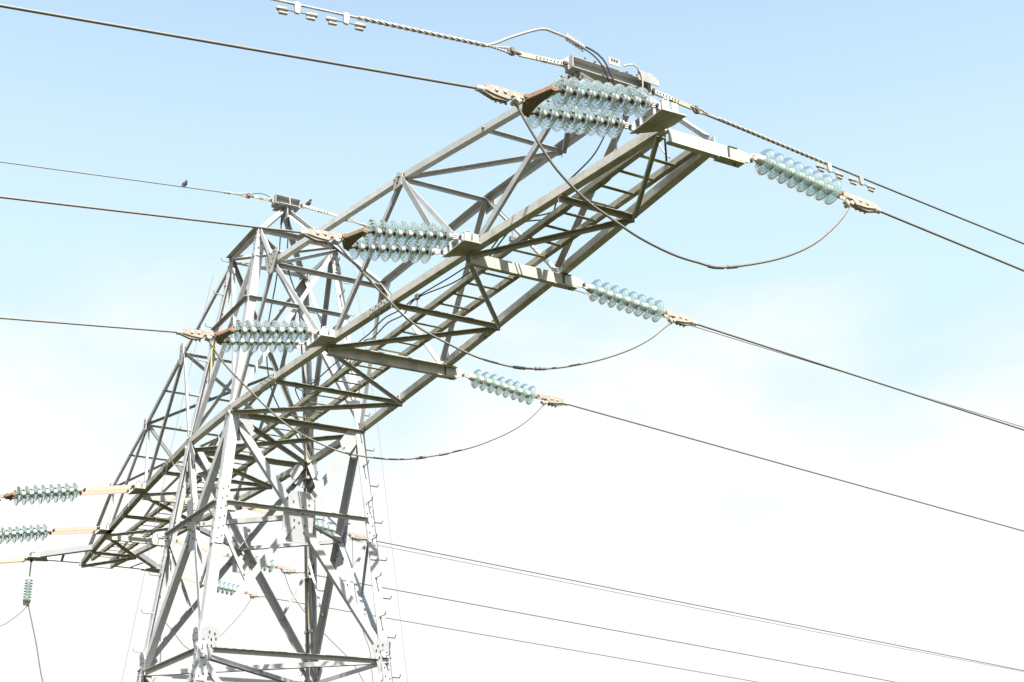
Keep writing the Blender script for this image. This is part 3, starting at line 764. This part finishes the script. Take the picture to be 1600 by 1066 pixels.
def front_set(name, xc, a_yz, first, last, apex, wire, jump, label, group, link=None, d=.2):
    root = empty('insulator_string', (xc, a_yz[0], a_yz[1])); tag(root, label, 'insulator string', group)
    for s in (1, -1):
        x = xc + s * d
        if link:
            b = MB(); p = V((x, *a_yz)); q = V((x, *link))
            for e in (-.045, .035) : b.bar(p + V((0, .02, .0)) + V((e, 0, 0)), q + V((e, 0, 0)), (0, 0, 1), .010, .062, 0)
            for e in (p, q): b.tube([e + V((-.07, 0, 0)), e + V((.07, 0, 0))], .018, 8, 1)
            b.build('link_plate', [LINK, PIN], root); string_line(root, q, (x, *first), (x, *last))
        else: string_line(root, (x, *a_yz), (x, *first), (x, *last))
    # triangular yoke
    b = MB(); y1, z1 = last[0], last[1]; ay, az = apex
    e = (y1 - .085, z1 - .012)
    lo = V((0, 0, -.022)); th = V((0, 0, .055))
    b.prism([V((xc + d + .03, e[0] + .02, e[1])) + lo, V((xc + d + .03, e[0] - .03, e[1])) + lo, V((xc + .03, ay, az)) + lo, V((xc - .03, ay, az)) + lo, V((xc - d - .03, e[0] - .03, e[1])) + lo, V((xc - d - .03, e[0] + .02, e[1])) + lo,
             V((xc - .05, e[0] + .0, e[1])) + lo, V((xc + .05, e[0] + .0, e[1])) + lo], V((0, 0, .014)), 0)
    b.bar(V((xc + d + .03, e[0] - .03, e[1] + .003)), V((xc + .03, ay, az + .003)), (0, 0, 1), .014, .036, 1)
    b.bar(V((xc - d - .03, e[0] - .03, e[1] + .003)), V((xc - .03, ay, az + .003)), (0, 0, 1), .014, .036, 1)
    for s in (1, -1):
        p = V((xc + s * d, *e)); b.tube([p + V((0, .045, .008)), p + V((0, -.02, 0))], [.020, .03], 8, 1); b.tube([p + V((0, 0, -.04)), p + V((0, 0, .05))], .016, 8, 1)
    b.tube([V((xc, ay + .02, az - .04)), V((xc, ay + .02, az + .05))], .018, 8, 1)
    b.build('yoke_plate', [THIM, YOKE], root)
    clamp(root, (xc, ay + .01, az), (xc, *wire), (xc, *jump))
    return root
GF = 'double glass insulator strings on the near side of the crossarm'
front_set('t', 10.08, (-.548, .015), (-.69, .002), (-1.499, -.131), (-1.729, -.168), (-2.119, -.194), (-1.826, -.224), 'pair of aqua glass insulator strings at the tip of the long arm, highest of all', GF)
front_set('m', 6.98, (-.79, .03), (-.950, -.006), (-1.747, -.143), (-1.97, -.175), (-2.36, -.215), (-2.06, -.235), 'pair of aqua glass insulator strings in the middle of the long arm', GF)
front_set('i', 3.85, (-1.03, .035), (-1.193, .010), (-1.990, -.135), (-2.20, -.165), (-2.60, -.205), (-2.30, -.225), 'pair of aqua glass insulator strings on the long arm closest to the tower body', GF)
GL = 'double glass insulator strings on long orange link plates'
front_set('li', -3.85, (-1.04, .01), (-1.93, -.165), (-2.785, -.335), (-2.98, -.365), (-3.4, -.43), (-3.1, -.45), 'upper of the two insulator string pairs on orange link plates at the left edge', GL, link=(-1.80, -.135), d=.12)
front_set('lm', -6.98, (-.78, .02), (-1.69, -.135), (-2.53, -.30), (-2.72, -.33), (-3.12, -.41), (-2.85, -.43), 'lower of the two insulator string pairs on orange link plates at the left edge', GL, link=(-1.56, -.105), d=.12)
front_set('lo', -9.93, (-1.42, -.03), (-2.33, -.20), (-3.17, -.37), (-3.36, -.40), (-3.76, -.48), (-3.5, -.5), 'insulator strings on orange link plates reaching left from the far outrigger, mostly out of frame', GL, link=(-2.20, -.17), d=.06)
def back_set(xc, a_yz, first, last, wire, jump, label, group, link=None):
    root = empty('insulator_string', (xc, *a_yz)); tag(root, label, 'insulator string', group)
    a = V((xc, *a_yz))
    if link:
        b = MB(); q = V((xc, *link))
        for e in (-.05, .04): b.bar(a + V((e, 0, 0)), q + V((e, 0, 0)), (0, 0, 1), .010, .062, 0)
        for e in (a, q): b.tube([e + V((-.07, 0, 0)), e + V((.07, 0, 0))], .018, 8, 1)
        b.build('link_plate', [LINK, PIN], root); a = q
    string_line(root, a, (xc, *first), (xc, *last))
    l = V((xc, *last)); w = V((xc, *wire)); d = (w - l).normalized(); b = MB(); link_mesh(b, l, l + d * .10); b.build('shackle', [RUST, PIN], root)
    clamp(root, l + d * .09, w, (xc, *jump))
    return root
GB = 'single glass insulator strings on the far side of the crossarm'
back_set(10.08, (.655, -.05), (.793, -.067), (1.588, -.168), (2.134, -.224), (1.812, -.263), 'single glass insulator string right of the arm tip, highest of the three reaching right', GB)
back_set(6.98, (.82, -.075), (1.00, -.112), (1.83, -.194), (2.33, -.238), (2.06, -.285), 'single glass insulator string right of the middle beam, second of the three reaching right', GB)
back_set(3.85, (1.06, -.06), (1.25, -.105), (2.06, -.195), (2.58, -.222), (2.30, -.28), 'single glass insulator string right of the inner beam, lowest of the three reaching right', GB)
GBL = 'single glass insulator strings seen through the tower legs'
back_set(-3.85, (.92, -.04), (1.98, -.19), (2.72, -.29), (3.25, -.377), (3.00, -.38), 'small glass insulator string behind the tower legs, highest of the three there', GBL, link=(1.85, -.17))
back_set(-6.98, (.70, -.03), (1.90, -.22), (2.66, -.325), (3.18, -.39), (2.95, -.42), 'small glass insulator string behind the tower legs, middle one of the three there', GBL, link=(1.77, -.20))
back_set(-9.93, (1.42, -.04), (2.42, -.185), (3.12, -.27), (3.50, -.33), (3.40, -.34), 'small glass insulator string behind the tower legs, lowest of the three there', GBL, link=(2.27, -.15))
# suspension strings that hold the outer jumper
GH = 'hanging insulator strings under the outriggers'
def hang(y, label):
    root = empty('hanging_insulator_string', (-9.93, y, -.02)); tag(root, label, 'insulator string', GH)
    b = MB(); b.tube([(-9.93, y, -.01), (-9.93, y, -.36)], .013, 8); b.bolt((-9.93, y, -.03), (0, 0, -1), .03, .03, 1); b.build('drop_rod', [ALU, PIN], root)
    for i in range(8): add_disc(root, (-9.93, y, -.43 - .055 * i), (0, 0, 1), .62)
    b = MB(); b.prism([(-9.96, y - .07, -.84), (-9.96, y + .07, -.84), (-9.96, y + .05, -.93), (-9.96, y - .05, -.93)], (.06, 0, 0)); b.build('suspension_clamp', [PIN], root)
hang(-1.28, 'slim green glass insulator string hanging upright under the left outrigger at the far left')
hang(1.36, 'slim green glass insulator string hanging upright, partly hidden behind the left tower legs')

# ------------------------------------------------------------------ wires
def sagline(y0, z0, y1, z1, x, ext, n=40):
    """parabola through two points, running on to y = ext with its slope easing as a hanging wire does"""
    s0 = (z1 - z0) / (y1 - y0); pts = []
    for i in range(n + 1):
        t = (i / n) ** 1.6; y = y0 + (ext - y0) * t
        dy = abs(y - y0); z = z0 + s0 * (y - y0) + max(0, dy - abs(y1 - y0)) ** 2 * .00045
        pts.append((x, y, z))
    return pts
def wire(name, pts, r, label, cat, group, mt=ALU, step=None, n=8):
    b = MB(); b.tube(resample(pts, step) if step else pts, r, n)
    o = b.build(name, [mt], at=pts[0]); tag(o, label, cat, group); return o
GW = 'live conductors of the line'
for x, a, c, ext, lab in ((10.08, (-2.138, -.192), (-5.814, -.661), -150, 'thick power conductor running left from the pair of insulators at the arm tip'),
                          (6.98, (-2.38, -.212), (-5.204, -.528), -150, 'power conductor running left from the middle pair of insulators'),
                          (3.85, (-2.62, -.205), (-4.592, -.413), -150, 'power conductor running left from the inner pair of insulators'),
                          (10.08, (2.153, -.221), (4.14, -.418), 170, 'power conductor running right and down from the arm tip string'),
                          (6.98, (2.36, -.241), (7.75, -.706), 170, 'power conductor running right from the middle single string'),
                          (3.85, (2.60, -.224), (11.362, -.990), 170, 'power conductor running right from the inner single string'),
                          (-3.85, (3.28, -.377), (20.244, -1.701), 170, 'power conductor emerging right of the tower leg, highest of the low bundle'),
                          (-6.98, (3.20, -.387), (19.261, -1.646), 170, 'power conductor right of the tower leg, second from the bottom'),
                          (-9.93, (3.52, -.328), (17.383, -1.403), 170, 'power conductor right of the tower leg, lowest of all'),
                          (-3.85, (-3.42, -.43), (-6.4, -.78), -150, 'conductor leaving the frame left of the upper orange link plates'),
                          (-6.98, (-3.14, -.41), (-6.1, -.78), -150, 'conductor leaving the frame left of the lower orange link plates'),
                          (-9.93, (-3.78, -.48), (-6.8, -.86), -150, 'conductor left of the outrigger, beyond the frame edge')):
    wire('power_line', sagline(*a, *c, x, ext), .012, lab, 'power line', GW)
# earth wires
wire('earth_wire', sagline(-.70, 3.80, -4.277, 3.427, 0, -150), .009, 'thin earth wire running left from the tower peak, small bird sitting on it', 'earth wire', 'earth wires', ALU)
wire('earth_wire', sagline(1.246, 3.769, 16.674, 2.658, 0, 170), .009, 'thin earth wire running right from the tower peak behind the arm', 'earth wire', 'earth wires', ALU)
wire('earth_wire', sagline(-1.385, 1.173, -3.473, .963, 8.84, -150), .011, 'earth wire running up left from the arm tip, twisted rods and dampers on it', 'earth wire', 'earth wires', ALUL)
wire('earth_wire', sagline(1.16, 1.187, 5.894, .793, 8.84, 170), .011, 'earth wire running right from the arm tip above the upper single string', 'earth wire', 'earth wires', ALU)
wire('earth_wire', sagline(2.65, -.588, 10.335, -1.184, -3.2, 170), .006, 'faint hair-thin wire just under the highest conductor right of the tower', 'earth wire', 'earth wires', ALU)
# fittings of the earth wires
def dead_end(root_label, x, p_beam, p_link, p_thimble, p_end, group='earth wire dead ends', twist=True, sc_=1.0):
    root = empty('earth_wire_fitting', (x, *p_beam)); tag(root, root_label, 'wire fitting', group)
    b = MB(); a = V((x, *p_beam)); l = V((x, *p_link)); d = (l - a).normalized()
    for e in (-.016, .012):
        b.bar(a + V((e, 0, 0)), a.lerp(l, .52) + V((e, 0, 0)), (0, 0, 1), .008, .042 * sc_, 0)
        b.bar(a.lerp(l, .42) + V((e * .3, 0, 0)), l + V((e * .3, 0, 0)), (0, 0, 1), .010, .050 * sc_, 1)
    for k in range(9):
        q = a.lerp(l, .04 + .075 * k); b.bolt(q + V((.019, 0, 0)), (1, 0, 0), .0085, .003, 2)
    b.bolt(a + V((.02, 0, 0)), (1, 0, 0), .018, .012, 2)
    b.build('link_bar', [CAPM, LINK, PIN], root)
    t_ = V((x, *p_thimble)); b = MB()
    ring = [t_ + d * .035 * math.cos(2 * math.pi * i / 12) + V((0, 0, .038 * math.sin(2 * math.pi * i / 12))) for i in range(13)]
    b.tube(ring, .014, 8, 0, False); b.tube([l - d * .02, t_ - d * .01], .018, 8, 0); b.tube([t_ + V((-.03, 0, 0)), t_ + V((.03, 0, 0))], .02, 8, 0); b.build('thimble', [THIM], root)
    if twist:
        e = V((x, *p_end)); m_ = t_ + (e - t_).normalized() * .28
        b = MB()
        for s in (-1, 1): b.strands([t_ + V((0, 0, s * .035)), (t_ + V((0, 0, s * .022))).lerp(m_, .5), m_], .006, .005, 3, .10, 5, .012)
        b.strands([m_, e], .012, .0085, 3, .20, 6, .015); b.build('helical_rods', [ALUL], root)
    return root
dead_end('perforated link bar and looped twisted rods left of the arm tip beam', 8.84, (-.50, 1.248), (-1.03, 1.200), (-1.11, 1.205), (-2.70, 1.042))
dead_end('perforated link bar and twisted rods right of the arm tip beam, over the insulator bracket', 8.84, (.53, 1.262), (1.02, 1.215), (1.08, 1.207), (2.82, 1.048))
dead_end('slim link bar tying the left earth wire to the tower peak', 0, (-.25, 3.825), (-.55, 3.815), (-.62, 3.81), (-1.0, 3.77), sc_=.8)
dead_end('perforated link bar right of the tower peak, dark bird perched on it', 0, (.25, 3.86), (.95, 3.82), (1.02, 3.81), (1.5, 3.75), sc_=.9)
def damper(x, y, z, slope, label):
    root = empty('vibration_damper', (x, y, z)); tag(root, label, 'damper', 'vibration dampers on the arm tip earth wire')
    d = V((0, 1, slope)).normalized(); c = V((x, y, z - .075))
    b = MB(); b.prism([V((x - .012, y - .02, z - .09)), V((x - .012, y + .02, z - .09)), V((x - .012, y + .03, z + .01)), V((x - .012, y, z + .03)), V((x - .012, y - .03, z + .01))], (.024, 0, 0)); b.build('clamp', [ALUL], root)
    b = MB(); b.tube([c - d * .13, c + d * .13], .006, 6); b.build('messenger_wire', [ALU], root)
    for s in (-1, 1):
        e = c + d * s * .145; b = MB()
        b.tube([e - d * s * .06, e - d * s * .05, e + d * s * .03, e + d * s * .045], [.010, .020, .022, .013], 10)
        b.tube([e + V((0, 0, -.04)) - d * s * .055, e + V((0, 0, -.04)) + d * s * .02], [.014, .016], 8)
        b.build('weight', [ALUL], root)
def zl(y): return 1.173 + (y + 1.385) * .1006
def zr(y): return 1.187 - (y - 1.16) * .0832
damper(8.84, -3.27, zl(-3.27), .11, 'barbell damper clamped under the upper left earth wire, nearest the top edge')
damper(8.84, -2.81, zl(-2.81), .11, 'barbell damper under the upper left earth wire, next to the twisted rods')
damper(8.84, 2.87, zr(2.87), -.08, 'barbell damper under the right earth wire, nearer the tower')
damper(8.84, 3.33, zr(3.33), -.08, 'barbell damper under the right earth wire, the one further right')
# jumper loops
GJ = 'jumper loops under the arm'
JT = [(-1.826, -.224), (-1.649, -.489), (-1.441, -.74), (-1.169, -.946), (-.891, -1.071), (-.638, -1.17), (-.314, -1.244), (-.047, -1.262), (.229, -1.249), (.82, -1.045), (1.258, -.814), (1.559, -.569), (1.744, -.373), (1.817, -.263)]
JM = [(-2.05, -.24), (-1.887, -.384), (-1.517, -.70), (-1.195, -.932), (-.87, -1.056), (-.503, -1.155), (-.204, -1.19), (.102, -1.186), (.496, -1.111), (.987, -.945), (1.415, -.749), (1.727, -.555), (1.94, -.376), (2.053, -.284)]
JI = [(-2.30, -.22), (-2.081, -.49), (-1.753, -.766), (-1.423, -1.02), (-1.095, -1.20), (-.683, -1.325), (-.351, -1.36), (.158, -1.338), (.682, -1.216), (1.226, -1.023), (1.696, -.784), (1.987, -.584), (2.186, -.395), (2.288, -.273)]
def jumper(x, J, lab, r=.0112, sleeves=()):
    root = empty('jumper_cable', (x, *J[0])); tag(root, lab, 'jumper cable', GJ)
    pts = resample([(x, *q) for q in J], .06); b = MB(); b.tube(pts, r, 8); b.build('conductor', [ALU], root)
    for s in sleeves:
        i = int(s * len(pts)); b = MB(); b.tube(pts[i:i + 3], r * 1.6, 8); b.build('sleeve', [ALU], root)
jumper(10.08, JT, 'upper jumper loop sagging from the arm tip insulators against blue sky', sleeves=(.52, .56))
jumper(6.98, JM, 'middle jumper loop crossing in front of the arm from the middle insulators', sleeves=(.5, .56))
jumper(3.85, JI, 'lower jumper loop from the inner insulators crossing in front of the tower body', sleeves=(.6, .66))
jumper(-9.93, [(-1.24, -.92), (-1.455, -1.164), (-1.80, -1.40), (-2.4, -1.45), (-3.1, -1.1), (-3.5, -.5)], 'thin jumper curving left from the far left hanging string', .010)
jumper(-9.93, [(-1.24, -.92), (-1.008, -1.656), (-.75, -2.5), (-.3, -3.1), (.35, -3.2), (1.0, -2.8), (1.45, -2.086), (1.47, -1.5), (1.38, -.93)], 'deep jumper loop dropping out of the frame between the two hanging strings', .013)
jumper(-9.93, [(1.40, -.93), (1.695, -1.208), (1.99, -1.515), (2.298, -1.60), (2.601, -1.381), (2.901, -1.052), (3.192, -.69), (3.40, -.345)], 'thin jumper behind the tower legs, running from the hanging string to the lowest string', .009)
jumper(-6.98, [(2.95, -.42), (3.117, -.797), (3.402, -1.15), (3.9, -1.60), (4.6, -2.25), (4.9, -3.2), (3.6, -4.3), (1.0, -4.9), (-1.5, -4.8), (-3.3, -3.9), (-3.9, -2.2), (-3.4, -1.0), (-2.85, -.45)], 'long thin jumper slanting down right behind the rear tower leg', .009)
jumper(-3.85, [(3.0, -.38), (3.058, -1.134), (3.146, -1.602), (3.257, -2.008), (3.431, -2.549), (3.3, -3.6), (1.5, -4.4), (-1.2, -4.5), (-3.2, -3.9), (-4.1, -2.6), (-3.9, -1.2), (-3.1, -.45)], 'faint jumper behind the right tower leg, from the highest of the three back strings', .007)
# looped bonding lead above the arm tip and fibre cables
GC = 'black signal cables of the earth wire'
tail = resample([(8.84, -1.385, 1.173), (8.84, -1.25, 1.26), (8.84, -1.104, 1.365), (8.84, -.78, 1.56), (8.84, -.62, 1.575), (8.84, -.445, 1.56)], .03)
o = wire('bonding_lead', tail, .013, 'grey lead arching up over the arm tip beam from the earth wire', 'cable', GC, ALUL)
b = MB()
for k in range(6): 
    p = V((8.84, -.47 + .035 * k, 1.565 - .012 * k)); b.tube([p + V((0, 0, -.035)), p + V((0, 0, .035))], .016, 8)
b.tube([(8.85, -.50, 1.56), (8.85, -.28, 1.50)], .020, 8)
tag(b.build('bundle_clamp', [ALUL]), 'small grey clamp where the arched lead turns into black cables', 'clamp')
wire('signal_cable', [(8.84, -.30, 1.53), (8.87, -.20, 1.49), (8.93, -.12, 1.38), (8.96, -.05, 1.20), (8.95, .02, .98), (8.95, -.02, .5), (8.9, -.05, .12), (8.3, -.08, .10)], .010, 'thicker black cable dropping from the clamp past the arm tip beam', 'cable', GC, BLACK, .05)
wire('signal_cable', [(8.84, -.40, 1.52), (8.92, -.28, 1.42), (8.95, -.16, 1.30), (8.90, -.02, 1.10), (8.84, .02, .85), (8.7, -.1, .45), (8.333, -.25, .20), (8.0, -.15, .10)], .008, 'thinner black cable crossing the first one below the clamp', 'cable', GC, BLACK, .05)
wire('signal_cable', [(8.94, .12, 1.37), (8.97, .22, 1.40), (8.97, .30, 1.33), (8.97, .32, 1.20), (8.95, .30, .9), (9.3, .25, .3), (9.45, .22, .12)], .009, 'pale looped cable hanging over the right end of the arm tip beam', 'cable', GC, ALUL, .05)
wire('signal_cable', [(9.55, .10, .30), (9.5, .14, .18), (9.40, .22, .12), (9.25, .33, .08)], .010, 'short black cable curling under the arm tip between the ladder rails', 'cable', GC, BLACK, .03)
for k, (dz, dy) in enumerate(((0, 0), (-.05, .05))):
    wire('signal_cable', [(8.3, -.1 + dy, .12), (7.693, .02 + dy, .28 + dz), (7.148, -.12 + dy, .35), (6.5, -.11 + dy, .22), (6.06, -.10 + dy, .28 + dz), (5.653, -.11 + dy, .30 + dz), (4.896, -.13, .35 + dz * .3), (4.5, -.15 + dy, .33 + dz), (4.173, -.2 + dy, .33 + dz), (3.7, -.18 + dy, .30 + dz), (3.235, -.12 + dy, .35), (2.5, -.2 + dy, .22 + dz * 2), (1.9, -.25 + dy, .15 + dz * 2), (1.3, -.2, .3), (.5, .3, .2), (-.75, .85, .12)],
         .0085, ('upper' if k == 0 else 'lower') + ' of the two black cables sagging along the inside of the long arm', 'cable', GC, BLACK, .06)
wire('signal_cable', [(.0, -.06, 3.72), (-.03, -.05, 3.3), (-.1, -.05, 2.6), (-.25, -.1, 1.6), (-.4, .1, .8), (-.7, .7, .2)], .010, 'black cable hanging straight down from the tower peak, the left one', 'cable', GC, BLACK, .08)
wire('signal_cable', [(.0, .06, 3.72), (-.02, .07, 3.3), (-.1, .12, 2.8), (-.05, .3, 2.2), (-.3, .5, 1.5), (-.7, .75, .9)], .010, 'black cable dropping from the tower peak and bending right lower down', 'cable', GC, BLACK, .08)
wire('signal_cable', [(.1, .02, 3.9), (.11, .04, 3.75), (.1, .12, 3.60), (.05, .25, 3.50), (0, .42, 3.50), (0, .55, 3.52), (0, .7, 3.50)], .010, 'pale looped lead curling down the right side of the tower peak', 'cable', GC, ALUL, .03)
wire('signal_cable', [(0, -.62, 3.815), (0, -.5, 3.88), (0, -.38, 3.90), (0, -.26, 3.87)], .006, 'thin black lead arching over the left link bar of the tower peak', 'cable', GC, BLACK, .03)
# ------------------------------------------------------------------ birds
def bird(p, label, yaw, s=1.0):
    root = empty('bird', p); root['label'] = label; root['category'] = 'bird'; root['group'] = 'small perched birds'
    p = V(p); f = V((math.cos(yaw), math.sin(yaw), 0)); up = V((0, 0, 1)); sd_ = f.cross(up)
    ctl = [(-.13, -.055, .006), (-.09, -.02, .012), (-.055, .012, .024), (-.02, .045, .040), (.008, .075, .043), (.022, .105, .034), (.030, .125, .026), (.040, .143, .027), (.048, .160, .024), (.052, .176, .012)]
    b = MB(); pts = [p + (f * x + up * z) * s for x, z, r in ctl]; b.tube(pts, [r * s for x, z, r in ctl], 12, 0)
    b.tube([p + (f * .066 + up * .158) * s, p + (f * .098 + up * .152) * s], [.008 * s, .001], 6, 1)
    for e in (-1, 1):
        b.tube([p + (f * -.005 + sd_ * .016 * e + up * .05) * s, p + (f * .004 + sd_ * .016 * e + up * .0) * s], .004 * s, 5, 1)
    b.build('body', [FEATHER, PIN], root)
    b = MB(); b.tube([p + (f * x + up * z) * s for x, z in ((.012, .04), (.028, .07), (.036, .10), (.036, .125))], [.012 * s, .032 * s, .028 * s, .012 * s], 10); b.build('breast', [BREAST], root)
    for e in (-1, 1):
        b = MB(); q = [(-.10, -.02), (-.04, .02), (.015, .07), (.012, .105), (-.02, .10), (-.06, .05)]
        b.prism([p + (f * x + up * z + sd_ * e * (.040 - .2 * abs(z - .07))) * s for x, z in q], sd_ * e * .006 * s); b.build('wing', [FEATHER], root)
bird((0, -1.62, 3.712), 'tiny dark bird perched on the thin wire left of the tower peak', 2.4, .72)
bird((0, .375, 3.868), 'tiny dark bird perched on the perforated bar right of the tower peak', .9, .72)

for o in D.objects:
    if '_o' in o: del o['_o']
